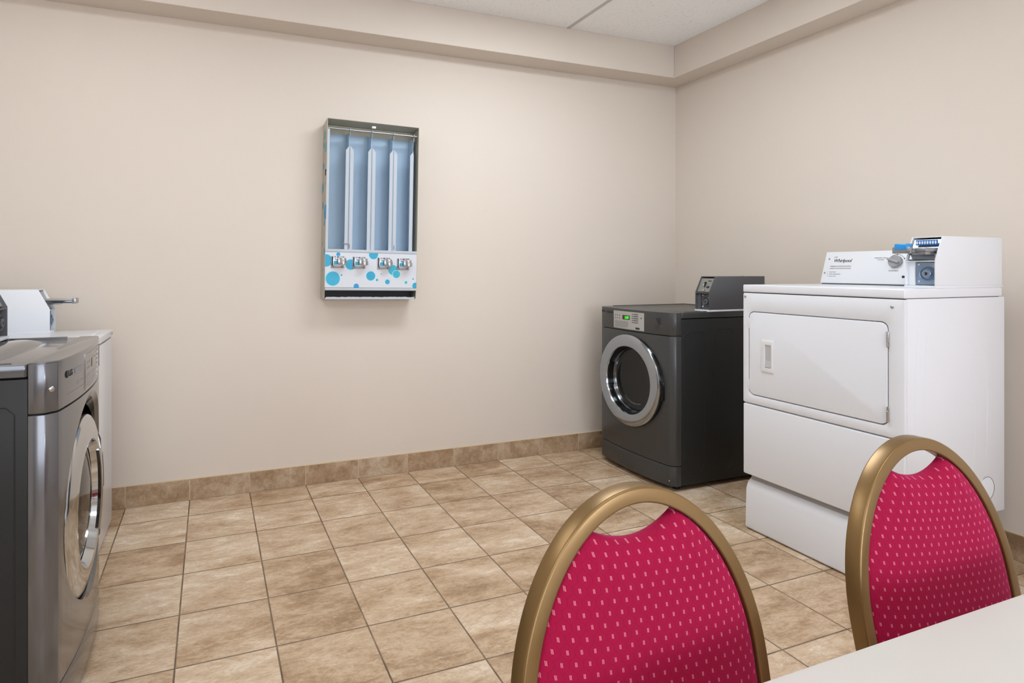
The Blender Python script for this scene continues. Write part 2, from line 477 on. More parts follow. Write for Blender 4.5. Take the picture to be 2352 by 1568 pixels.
def coin_box(machine, x, y, z, w, mat_body, mat_plate, white, slide=None):
    """coin box bolted on a machine: front looks local -Y; (x, y, z) is the bottom centre of its front face in machine space"""
    h1, h2, ys, dep, tk = .118, .214, .048, .455, .004
    prof = [(0, .011), (0, h1), (ys, h2), (dep, h2), (dep, .011)]
    hw = w/2
    bm = bmesh.new()
    prism(bm, prof, 'x', -hw, -hw+tk, .0012); prism(bm, prof, 'x', hw-tk, hw, .0012)
    box(bm, -hw+tk, hw-tk, ys, dep, h2-tk, h2)                      # top
    box(bm, -hw+tk, hw-tk, dep-tk, dep, .008, h2-tk)                # back
    box(bm, -hw+tk, hw-tk, .022, dep-tk, .008, .012)                # floor
    t = obj('coin_box', bm, mat_body, machine, 30, (x, y, z))
    obj('base_plate', B(-hw-.001, hw+.002, -.004, dep+.002, 0, .011, .001), M['white'], t)
    up = [(.014, h1+.002), (.052, h2-.012), (.056, h2-.012), (.02, h1-.004)]
    obj('meter_plate', prism(bmesh.new(), up, 'x', -hw+tk, hw-tk), M['steel'] if white else M['meter'], t)
    obj('ledge', B(-hw+tk, hw-tk, .001, .03, h1-.009, h1-.004, .0008), mat_body, t)
    lx0 = -hw+tk+.028 if white else -hw+tk+.03
    obj('side_liner', B(-hw+tk, lx0-.001, .012, .03, .012, h1-.009), mat_body, t)
    obj('lock_plate', B(lx0, hw-tk, .018, .03, .014, h1-.011, .0008), mat_plate, t)
    cx, cz = (lx0+hw-tk)/2+.006, .060
    obj('lock', lathe(bmesh.new(), [(.031, .018), (.031, .013), (.028, .009), (.024, .012), (.022, .016), (.0175, .016), (.0175, .006), (.016, .004), (0, .004)], 'y', (cx, 0, cz), 40), mat_plate, t)
    obj('keyhole', prism(bmesh.new(), [(cx-.005, cz+.006), (cx+.004, cz+.006), (cx+.006, cz), (cx+.003, cz-.006), (cx-.003, cz-.006)], 'y', .0032, .0045), M['ink'], t)
    for zz in (.028, .098):
        screw(t, lx0+.010, .0175, zz, .0045, m=M['chrome'])
    if not white:
        obj('coin_slot', B(-.005, -.0025, .024, .040, .128, .180), M['ink'], t)
        bm = bmesh.new()
        for zz, yy in ((.186, .040), (.152, .024), (.146, .021)):
            box(bm, .010, .030, yy, yy+.004, zz, zz+.0025)
        obj('printed_text', bm, M['ink'], t)
        for zz, yy in ((.160, .022), (.130, .008)):
            obj('knob', cyl(bmesh.new(), .005, yy, yy+.016, 'y', (-.012 if zz > .14 else 0, 0, zz), 14), M['chrome'], t)
        obj('lid_screw', cyl(bmesh.new(), .006, h2-.001, h2+.004, 'z', (.0, .33, 0), 14), M['chrome'], t)
    if slide:
        # push-in coin slide sticking out of the sloping face, and the coin window above it
        long = slide[0]
        bm = B(-.012, hw-.010, -.045, .05, .150, .166, .0015)
        box(bm, -.010, hw-.016, -.035, .03, .138, .150, .001)
        obj('coin_slide', bm, M['steel'], t)
        obj('slide_body', B(-hw+.004, hw-.048, -long+.006, .02, .146, .160, .002), M['steel'] if slide[1] else M['darkchrome'], t)
        obj('slide_tray', B(-hw-.002, hw-.046, -long-.006, -long+.012, .143, .170, .003), M['steel'], t)
        obj('slide_tongue', B(-hw+.012, hw-.045, -long+.012, .03, .160, .1655, .001), M['silverlabel'], t)
        if slide[1]:
            obj('slide_grip', B(-hw+.008, hw-.056, -long-.010, -long+.030, .158, .184, .005, 3), M['blue'], t)
            obj('coin_window', B(-hw+.024, hw-.010, .030, .036, .178, .200, .001), M['navy'], t)
            bm = bmesh.new()
            for i in range(8):
                px_ = -hw+.030+i*(w-.046)/7
                t2 = lathe(bmesh.new(), [(0, .0285), (.0031, .0285), (.0032, .031)], 'y', (0, 0, 0), 12)
                bmesh.ops.transform(t2, matrix=Matrix.Translation((px_, 0, .189)) @ Matrix.Diagonal((1, 1, 2.2, 1)), verts=t2.verts[:])
                merge(bm, t2)
            obj('coin_slots', bm, M['whitep'], t)
    return t

def cut(o, cutter_bm):
    me = bpy.data.meshes.new('c'); bmesh.ops.recalc_face_normals(cutter_bm, faces=cutter_bm.faces[:]); cutter_bm.to_mesh(me); cutter_bm.free()
    c = bpy.data.objects.new('c', me); COL.objects.link(c)
    c.parent = o.parent
    md = o.modifiers.new('b', 'BOOLEAN'); md.operation = 'DIFFERENCE'; md.object = c; md.solver = 'EXACT'
    dg = bpy.context.evaluated_depsgraph_get(); dg.update()
    new = bpy.data.meshes.new_from_object(o.evaluated_get(dg))
    o.modifiers.remove(md); o.data = new
    bpy.data.objects.remove(c); bpy.data.meshes.remove(me)

# ------------------------------------------------------------------ charcoal front loader
def front_profile(strip=.04, ch=.066, mid=.095, hw=.352, back=-.34, inset=.025, n=18):
    """plan outline (x, y) of the bulged front, y forward is negative"""
    pts = [(-hw, back), (-hw, back-strip+.004), (-hw+.003, back-strip-.002), (-hw+inset, back-ch)]
    for i in range(1, n):
        x = -hw+inset+(2*hw-2*inset)*i/n
        u = x/(hw-inset)
        pts.append((x, back-ch-(mid-ch)*(1-abs(u)**2.2)))
    pts += [(hw-inset, back-ch), (hw-.003, back-strip-.002), (hw, back-strip+.004), (hw, back)]
    return pts

def surf_y(x, strip=.04, ch=.066, mid=.095, hw=.352, back=-.34, inset=.025):
    return back-ch-(mid-ch)*(1-abs(x/(hw-inset))**2.2)

def curved_plate(bm, x0, x1, z0, z1, off, th, mid, n=10):
    """thin plate following the bulged front"""
    t = bmesh.new(); cols = []
    for i in range(n+1):
        x = x0+(x1-x0)*i/n; y = surf_y(x, mid=mid)-off
        cols.append([t.verts.new((x, y-th, z0)), t.verts.new((x, y-th, z1)), t.verts.new((x, y, z1)), t.verts.new((x, y, z0))])
    for A, C in zip(cols, cols[1:]):
        for k in range(4): t.faces.new((A[k], A[(k+1) % 4], C[(k+1) % 4], C[k]))
    t.faces.new(cols[0]); t.faces.new(cols[-1][::-1])
    return merge(bm, t)

def loader(name, x, y, rz, H, kind, label, cat):
    t = empty(name, (x, y, 0), rz); tag(t, label, cat)
    hw = .352; washer = kind == 'washer'; mid = .09 if washer else .095
    mf = M['graphite'] if washer else M['charcoal']
    # cabinet with embossed side panels
    bm = B(-hw, hw, -.34, .34, .03, H-.040, .003)
    for s in (-1, 1):
        for (y0, y1, z0, z1) in ((-.310, -.165, .085, H-.115), (-.085, .060, .085, H-.105)):
            r = .06; pts = []
            loop = rrect(y0, y1, z0, z1, .02, 4)
            loop = []
            w2 = (y1-y0)/2; cy = (y0+y1)/2
            for i in range(13):
                a = math.pi+math.pi*i/12; loop.append((cy+w2*math.cos(a), z0+w2+w2*math.sin(a)))
            loop += [(y1, z1-.02), (y1-.02, z1), (y0+.02, z1), (y0, z1-.02)]
            tube(bm, [(s*(hw-.0008), a, b) for a, b in loop], .0022, 6, closed=True)
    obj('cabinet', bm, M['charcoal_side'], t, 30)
    # worktop
    bm = prism(bmesh.new(), rrect(-hw, hw, -.338, .345, .006, 2), 'z', H-.036, H, .004, 3)
    tube(bm, [(-hw+.012, -.30, H), (-hw+.012, .335, H), (hw-.012, .335, H), (hw-.012, -.30, H)], .004, 8)
    top = obj('worktop', bm, M['charcoal'] if not washer else M['graphite2'], t)
    # control fascia, front panel, kick panel: same bulged outline, thin dark joints between
    fp = front_profile(mid=mid)
    zc = .918
    bm = prism(bmesh.new(), fp, 'z', zc+.003, H, .0035, 2)
    ctl = obj('control_panel', bm, mf, t)
    fr = obj('front_panel', prism(bmesh.new(), fp, 'z', .151, zc-.001, .002, 2), mf, t)
    kk = obj('kick_panel', prism(bmesh.new(), fp, 'z', .03, .147, .002, 2), mf, t)
    inner = [(a*.97, b+.012 if b < -.35 else b) for a, b in fp]
    jl = obj('joint_liner', prism(bmesh.new(), inner, 'z', .04, H-.02), M['black'], t)
    for sx in (-1, 1):
        for sy in (-.33, .28):
            obj('foot', cyl(bmesh.new(), .022, 0, .032, 'z', (sx*.30, sy, 0), 16), M['black'], t)
    screw(kk, .325, -.4055, .062, .005, m=M['chrome'])
    ys = lambda xx, o=0: surf_y(xx, mid=mid)-o
    k = (H-.918)/.14
    Z = lambda z: .918+(z-.918)*k
    # control label
    if not washer:
        px0, px1, pz0, pz1 = -.165, .135, Z(.930), Z(1.043)
    else:
        px0, px1, pz0, pz1 = -.075, .235, Z(.930), Z(1.043)
    pl = obj('label_plate', curved_plate(bmesh.new(), px0, px1, pz0, pz1, 0, .0016, mid), M['silverlabel'] if not washer else M['graphite'], ctl)
    sx0 = px0+.098
    scr = obj('display', curved_plate(bmesh.new(), sx0, sx0+.072, pz1-.052, pz1-.024, .0016, .001, mid, 3), M['screen'], ctl)
    if not washer:
        bmx = text_bm('1:59', .024, bold=.0006, align='CENTER')
        obj('digits', put(bmx, bmesh.new(), front_M(sx0+.044, ys(sx0+.04, .0032), pz1-.0465)), M['led'], ctl)
    # printed lines
    bm = bmesh.new(); bz = pz1-.068
    for i in range(7):
        curved_plate(bm, px0+.012, px0+.155-(.03 if i == 6 else 0), bz-i*.0062, bz-i*.0062+.0016, .0016, .0003, mid, 4)
    for i in range(5):
        curved_plate(bm, px0+.190, px0+.250, pz1-.016-i*.013, pz1-.0125-i*.013, .0016, .0003, mid, 3)
        curved_plate(bm, px0+.215, px0+.248, pz1-.0105-i*.013, pz1-.009-i*.013, .0016, .0003, mid, 2)
    for i in range(3):
        for j in range(2):
            curved_plate(bm, px0+.018+i*.022, px0+.026+i*.022, pz1-.032-j*.018, pz1-.026-j*.018, .0016, .0003, mid, 1)
    curved_plate(bm, px0+.225, px0+.262, pz0+.006, pz0+.018, .0016, .0003, mid, 2)
    curved_plate(bm, px0+.272, px0+.280, pz1-.038, pz1-.030, .0016, .0003, mid, 1)
    obj('printed_text', bm, M['ink'] if not washer else M['inkgrey'], ctl)
    if washer:
        bm = bmesh.new()
        curved_plate(bm, px0-.004, px0, pz0-.002, pz1+.002, 0, .003, mid, 1)
        obj('trim_strip', bm, M['chrome'], ctl); bm = bmesh.new()
        curved_plate(bm, px1, px1+.004, pz0+.03, pz1+.002, 0, .003, mid, 1)
        obj('trim_strip', bm, M['chrome'], ctl)
        bm = bmesh.new()
        for i in range(6): 
            xx = px0+.22; lathe(bm, [(0, 0), (.005, .0003), (.0052, .002)], 'y', (xx, ys(xx, .0032), pz1-.018-i*.016), 12)
        obj('buttons', bm, M['whitep'], ctl)
    # maker's mark: disc and two letters, plus dark badge
    lx = -.312 if not washer else -.262
    bm = bmesh.new(); yl = ys(lx+.006, .0012); zl = Z(1.030) if not washer else Z(1.012)
    sc = 1.0 if not washer else 1.25
    lathe(bm, [(0, yl), (.0085*sc, yl), (.0085*sc, yl+.002)], 'y', (lx, 0, zl), 24)
    xa, xb = lx+.013*sc, lx+.040*sc
    sl = math.atan2(ys(xb)-ys(xa), xb-xa)
    put(text_bm('LG', .019*sc, bold=.0005), bm, Matrix.Translation((xa, ys(xa, .0013), zl-.0065*sc)) @ Matrix.Rotation(sl, 4, 'Z') @ Matrix.Rotation(math.pi/2, 4, 'X'))
    obj('maker_mark', bm, M['ink'], ctl)
    bx = lx+.055*sc
    obj('badge', curved_plate(bmesh.new(), bx, bx+.074, zl-.010, zl+.006, 0, .0015, mid, 3), M['ink'] if not washer else M['inkgrey'], ctl)
    if not washer:
        bm = bmesh.new()
        n = 8; pts = [(.214, Z(1.022)), (.262, Z(1.022)), (.262, Z(.984)), (.250, Z(.984)), (.243, Z(.990)), (.236, Z(1.002)), (.226, Z(1.014)), (.216, Z(1.020))]
        prism(bm, pts, 'y', ys(.24, .0012), ys(.24, -.004))
        for i in range(4): curved_plate(bm, .222, .252, Z(.976)-i*.007, Z(.978)-i*.007, 0, .0008, mid, 2)
        obj('card_symbol', bm, M['ink'], ctl)
    else:
        bm = bmesh.new(); curved_plate(bm, -.26, -.10, Z(.952), Z(.9535), 0, .0006, mid, 4); curved_plate(bm, -.17, -.10, Z(.967), Z(.974), 0, .0006, mid, 3)
        obj('printed_line', bm, M['inkgrey'], ctl)
        bm = lathe(bmesh.new(), [(.0075, .001), (.0075, -.001), (.005, -.003), (0, -.0036)], 'y', (0, 0, 0), 20)
        bmesh.ops.transform(bm, matrix=Matrix.Translation((-.3405, -.3935, .985)) @ Matrix.Rotation(-.88, 4, 'Z'), verts=bm.verts[:])
        obj('screw_cap', bm, M['chrome'], ctl)
    # door
    if not washer:
        c = (-.002, -.446, .606); R1, R0 = .288, .214
        for o_ in (fr, jl):
            cut(o_, lathe(bmesh.new(), [(0, -.6), (.255, -.6), (.255, -.343), (0, -.343)], 'y', (c[0], 0, c[2]), 64))
        d = obj('door', lathe(bmesh.new(), [(R1-.004, .070), (R1+.006, .060), (R1+.006, .006), (R1+.001, -.001), (R1-.006, -.003)], 'y', c, 96), M['gloss_black'], t)
        ring = lathe(bmesh.new(), [(R1+.003, .004), (R1+.003, -.001), (R1, -.005), (R1-.010, -.0085), (R1-.030, -.0105), (R0+.012, -.0100), (R0+.003, -.0075), (R0, -.003), (R0-.002, .004)], 'y', c, 128)
        obj('chrome_ring', ring, M['satin'], d)
        obj('inner_ring', lathe(bmesh.new(), [(R0-.002, .003), (R0-.005, .026), (R0-.009, .044), (R0-.014, .050), (R0-.017, .049), (R0-.022, .060)], 'y', c, 96), M['darkchrome'], d)
        g = lathe(bmesh.new(), [(0, .070), (.07, .069), (.13, .064), (.165, .060), (R0-.022, .059), (R0-.018, .056)], 'y', c, 96)
        gl = obj('door_glass', g, M['glass'], d)
        hn = lathe(bmesh.new(), [(R0-.004, .012), (R0-.010, .012), (R0-.013, .042), (R0-.006, .042)], 'y', c, 24, math.radians(155), math.radians(200), closed=True)
        obj('handle', hn, M['gloss_black'], d)
        bm = bmesh.new()
        for i in range(12):
            a = math.radians(232+i*5.0); r = .158
            p = Vector((c[0]+r*math.cos(a), c[1]+.0595, c[2]+r*math.sin(a)))
            lathe(bm, [(0, -.001), (.0032, -.001), (.0032, .001)], 'y', p, 10)
        obj('door_lettering', bm, M['inkgrey'], d)
        bm = B(c[0]+R1-.002, c[0]+R1+.0072, c[1]+.012, c[1]+.050, c[2]-.075, c[2]+.035, .002)
        obj('hinge', bm, M['gloss_black'], d)
    else:
        c = (.0, -.404, .545); R1, R0 = .283, .20
        for o_ in (fr, jl):
            cut(o_, lathe(bmesh.new(), [(0, -.6), (R1+.006, -.6), (R1+.006, -.343), (0, -.343)], 'y', (c[0], 0, c[2]), 96))
            cut(o_, lathe(bmesh.new(), [(0, -.6), (R1+.052, -.6), (R1+.052, -.432), (R1+.004, -.398), (0, -.398)], 'y', (c[0]+.032, 0, c[2]+.028), 96))
        d = obj('door', lathe(bmesh.new(), [(R1+.004, .020), (R1+.004, -.006), (R1, -.012), (R1-.008, -.014)], 'y', c, 96), M['gloss_black'], t)
        ring = lathe(bmesh.new(), [(R1+.002, .004), (R1+.002, -.010), (R1-.002, -.014), (R1-.012, -.018), (R1-.045, -.026), (R0+.015, -.030), (R0+.003, -.028), (R0, -.020), (R0-.008, .0)], 'y', c, 128)
        obj('chrome_ring', ring, M['chrome'], d)
        obj('door_glass', lathe(bmesh.new(), [(0, -.020), (.08, -.018), (.14, -.010), (R0-.008, .002)], 'y', c, 96), M['glass'], d)
        # chunky chrome handle with a dark grip on the far side of the ring
        hb = lathe(bmesh.new(), [(R1-.010, -.012), (R1-.016, -.0215), (R1-.034, -.029), (R0+.012, -.0335), (R0-.002, -.029), (R0, -.015)], 'y', c, 40, math.radians(-46), math.radians(40), closed=True)
        hd = obj('handle', hb, M['chrome'], d)
        gr = lathe(bmesh.new(), [(R1-.024, -.022), (R1-.036, -.0298), (R0+.020, -.0345), (R0+.012, -.030)], 'y', c, 24, math.radians(-6), math.radians(24), closed=True)
        obj('handle_grip', gr, M['gloss_black'], d)
        # moulded lid of the detergent drawer on the worktop
        bm = bmesh.new(); N1, N2 = 28, 16; rows = []
        for i in range(N1+1):
            row = []
            for j in range(N2+1):
                u = i/N1; v = j/N2
                xx = -.30+.52*u; yy = -.255+.17*v*(1-.3*u)
                hh = .030*max(0, math.sin(math.pi*min(1, u*1.02)))**.6*math.sin(math.pi*v**.6)**.6 if 0 < v < 1 and 0 < u < 1 else 0
                row.append(bm.verts.new((xx, yy, H-.001+hh)))
            rows.append(row)
        for A, C in zip(rows, rows[1:]):
            for j in range(N2): bm.faces.new((A[j], A[j+1], C[j+1], C[j]))
        obj('drawer_cover', bm, M['graphite2'], t, 60)
        obj('top_fascia', prism(bmesh.new(), [(a*.995, b) for a, b in fp] + [], 'z', H-.002, H+.003, .002), M['graphite'], ctl)
    return t

ld_ = loader('tumble_dryer', -.46, -.563, -math.pi/2, 1.058, 'dryer', 'charcoal front loading dryer standing in the far corner beside the tall white dryer', 'dryer')
lw_ = loader('front_load_washer', -4.207, -1.426, math.pi/2, 1.058, 'washer', 'graphite front loading washer at the left edge, nearest the camera', 'washing machine')

coin_box(ld_, .301, -.131, 1.058, .112, M['charcoal2'], M['charcoal2'], False)
coin_box(lw_, .298, -.107, 1.061, .112, M['charcoal2'], M['charcoal2'], False)
# ------------------------------------------------------------------ tall white dryer on a pedestal
def white_dryer():
    t = empty('white_dryer', (-.5375, -1.794, 0), -math.pi/2)
    tag(t, 'tall white dryer with a wide rectangular door standing on a pedestal', 'dryer')
    hw, yf, yb_ = .379, -.3305, .3305
    F = yf
    bm = prism(bmesh.new(), [(F+.012, .022), (F+.002, .010), (F+.010, .205), (F+.022, .235), (F+.045, .254), (.30, .254), (.30, .004), (F+.012, .004)][2:] + [(F+.004, .012)], 'x', -hw+.008, hw-.004, .004, 2)
    obj('pedestal', bm, M['white'], t)
    obj('plinth_gap', B(-hw+.02, hw-.02, F+.035, .29, .25, .285), M['knob'], t)
    # cabinet body behind the front panels
    bm = B(-hw, hw, F+.016, yb_, .279, 1.1985, .002)
    for s in (-1, 1):
        for loop in ([(-.262, .40), (-.270, .70), (-.262, 1.0), (-.248, 1.10)], [(-.205, .62), (-.212, .80), (-.200, 1.0), (-.186, 1.06)], [(.10, .44), (.125, .62), (.125, .9), (.10, 1.06)], [(.20, .50), (.212, .8), (.19, 1.02)]):
            tube(bm, [(s*(hw-.0010), a, b) for a, b in loop], .0016, 6)
    cab = obj('cabinet', bm, M['white'], t, 30)
    # knock-out disc low on the side
    obj('vent_knockout', lathe(bmesh.new(), [(0, .0005), (.048, .0005), (.050, -.001)], 'x', (hw, .205, .385), 40), M['white'], cab)
    obj('knockout_slot', tube(bmesh.new(), [(hw+.0004, .205+.051*math.cos(a), .385+.051*math.sin(a)) for a in [i*math.pi/24 for i in range(-16, 17)]], .0007, 6), M['ink'], cab)
    # lower panel
    obj('lower_panel', prism(bmesh.new(), rrect(-hw, hw, .281, .637, .006, 3), 'y', F, F+.018, .005, 3), M['white'], t)
    # upper frame with door opening
    dx0, dx1, dz0, dz1 = -.342, .315, .690, 1.101
    up = bmesh.new()
    plate_hole(up, rrect(-hw, hw, .643, 1.1965, .008, 6), rrect(dx0-.004, dx1+.004, dz0-.004, dz1+.004, .030, 6), 'y', F, F+.02, .003)
    obj('front_frame', up, M['white'], t)
    dr = obj('door', prism(bmesh.new(), rrect(dx0, dx1, dz0, dz1, .028, 6), 'y', F-.001, F+.014, .003, 3), M['white'], t)
    # recessed pull
    hx0, hx1, hz0, hz1 = -.270, -.203, .812, .969
    hd = obj('handle', plate_hole(bmesh.new(), rrect(hx0, hx1, hz0, hz1, .004, 2), rrect(hx0+.022, hx1-.012, hz0+.024, hz1-.024, .003, 2), 'y', F-.005, F, .0015), M['whitep'], dr)
    bm = prism(bmesh.new(), rrect(hx0+.022, hx1-.012, hz0+.024, hz1-.024, .003, 2), 'y', F-.0018, F-.0010)
    prism(bm, [(F-.002, hz0+.026), (F-.007, hz0+.026), (F-.002, hz0+.060)], 'x', hx0+.023, hx1-.013)
    obj('pull_recess', bm, M['pull'], dr)
    for zc in (1.035, .735):
        bm = B(dx1-.001, dx1+.008, F-.004, F+.004, zc-.031, zc+.031, .0015)
        cyl(bm, .0035, zc-.031, zc+.031, 'z', (dx1+.0025, F-.0035, 0), 12)
        cyl(bm, .0042, zc-.012, zc+.012, 'z', (dx1+.0025, F-.0035, 0), 12)
        obj('hinge', bm, M['chrome'], dr)
    for zc in (1.045, .735):
        obj('hinge_blank', B(dx0-.005, dx0+.001, F-.003, F+.003, zc-.026, zc+.026, .001), M['whitep'], dr)
    screw(t, -.366, F-.0004, 1.178, .0065, m=M['chrome']); screw(t, .333, F-.0004, 1.166, .0065, m=M['chrome'])
    # worktop slab
    tp = obj('worktop', B(-hw-.001, hw+.001, F-.001, .312, 1.2005, 1.238, .005, 3), M['white'], t)
    obj('worktop_gap', B(-hw+.006, hw-.006, F+.006, .30, 1.19, 1.203), M['ink'], t)
    # console
    y0, y1 = .1945, .2455
    pts = [(y0, 1.245), (y1, 1.408), (.325, 1.408), (.325, 1.242), (y0+.003, 1.242)]
    cs = obj('console', prism(bmesh.new(), pts, 'x', -.354, .2565, .0015), M['white2'], t)
    bm = B(-.350, .254, y0+.006, .32, 1.238, 1.2425); obj('console_gap', bm, M['ink'], cs)
    tilt = math.atan2(y1-y0, .163)
    def on(xx, zz): return front_M(xx, y0+(zz-1.245)*(y1-y0)/.163-.0006, zz, tilt)
    bm = put(text_bm('Whirlpool', .0245, shear=.22, bold=.0001, spacing=.92), bmesh.new(), on(-.305, 1.354))
    obj('maker_name', bm, M['ink'], cs)
    obj('series_text', put(text_bm('CEM', .009), bmesh.new(), on(-.305, 1.377)), M['inkgrey'], cs)
    bm = bmesh.new()
    put(text_bm('COMMERCIAL DRYER INSTRUCTIONS', .0066, bold=.0001), bm, on(-.318, 1.330))
    put(text_bm('OPERATING INSTRUCTIONS', .0088), bm, on(-.318, 1.318))
    for i, s_ in enumerate(('1   Load dryer', '2   Select temperature', '3   Insert coins')):
        put(text_bm(s_, .0078), bm, on(-.325, 1.300-i*.0110))
    obj('instruction_text', bm, M['inkgrey'], cs)
    kz = 1.352; kx = .006
    bm = bmesh.new()
    put(text_bm('HIGH HEAT', .0075, align='CENTER'), bm, on(kx+.005, 1.3975))
    put(text_bm('PERMANENT PRESS', .0068, align='RIGHT'), bm, on(kx-.046, 1.370)); put(text_bm('LOW HEAT', .0066, align='RIGHT'), bm, on(kx-.056, 1.361))
    put(text_bm('STARTING', .0095, align='CENTER', bold=.0001), bm, on(kx-.004, 1.306))
    obj('dial_text', bm, M['inkgrey'], cs)
    # dial
    ky = y0+(kz-1.245)*(y1-y0)/.163
    kb = lathe(bmesh.new(), [(.030, 0), (.030, -.012), (.028, -.016), (0, -.017)], 'y', (0, 0, 0), 40)
    box(kb, -.030, .024, -.028, -.014, -.006, .004, .002)
    Mx = Matrix.Translation((kx, ky, kz)) @ Matrix.Rotation(-tilt, 4, 'X') @ Matrix.Rotation(math.radians(20), 4, 'Y')
    bmesh.ops.transform(kb, matrix=Mx, verts=kb.verts[:])
    obj('dial', kb, M['knob'], cs)
    arc = []
    for i in range(17):
        a = math.radians(25+130*i/16); zz = kz+.036*math.sin(a); xx = kx+.039*math.cos(a)
        arc.append((xx, y0+(zz-1.245)*(y1-y0)/.163-.0006, zz))
    bm = tube(bmesh.new(), arc, .0007, 6)
    for q in (0, 8, 16): lathe(bm, [(0, -.001), (.0024, -.001), (.0024, .001)], 'y', arc[q], 10)
    obj('dial_scale', bm, M['ink'], cs)
    obj('indicator', lathe(bmesh.new(), [(0, -.002), (.006, -.002), (.006, .001)], 'y', on(.052, 1.280).to_translation(), 16), M['ink'], cs)
    screw(cs, -.330, on(-.33, 1.371).to_translation().y, 1.371, .0048); screw(cs, -.340, on(-.34, 1.297).to_translation().y, 1.297, .0048)
    return t
wd_ = white_dryer()
coin_box(wd_, .315, -.1275, 1.238, .114, M['white2'], M['lockblue'], True, (.074, True))

# ------------------------------------------------------------------ white washer, left rear
def white_washer():
    t = empty('top_load_washer', (-4.2135, -.53, 0), math.pi/2)
    tag(t, 'white top loading washer partly hidden behind the graphite washer at left', 'washing machine')
    hw, F, H = .355, -.3305, 1.003
    obj('cabinet', B(-hw, hw, F, .33, .012, H-.042, .004), M['white'], t)
    obj('joint', B(-hw+.006, hw-.006, F+.006, .32, H-.05, H-.03), M['ink'], t)
    obj('worktop', B(-hw-.001, hw+.001, F-.003, .33, H-.036, H, .006, 3), M['white'], t)
    ld = obj('lid', prism(bmesh.new(), rrect(-.25, .25, F+.03, .10, .03, 5), 'z', H-.002, H+.007, .004, 2), M['white'], t)
    obj('lid_grip', B(-.06, .06, F+.024, F+.034, H+.001, H+.006, .002), M['whitep'], ld)
    pts = [(.15, H), (.20, H+.16), (.32, H+.16), (.32, H)]
    obj('console', prism(bmesh.new(), pts, 'x', -hw, .225, .003), M['white2'], t)
    for sx in (-1, 1):
        for sy in (-.27, .27):
            obj('foot', cyl(bmesh.new(), .02, 0, .014, 'z', (sx*.30, sy, 0), 14), M['black'], t)
    screw(t, hw-.02, F-.003, H-.018, .005)
    return t
ww_ = white_washer()
coin_box(ww_, .295, -.0785, 1.003, .112, M['white2'], M['lockblue'], True, (.105, False))

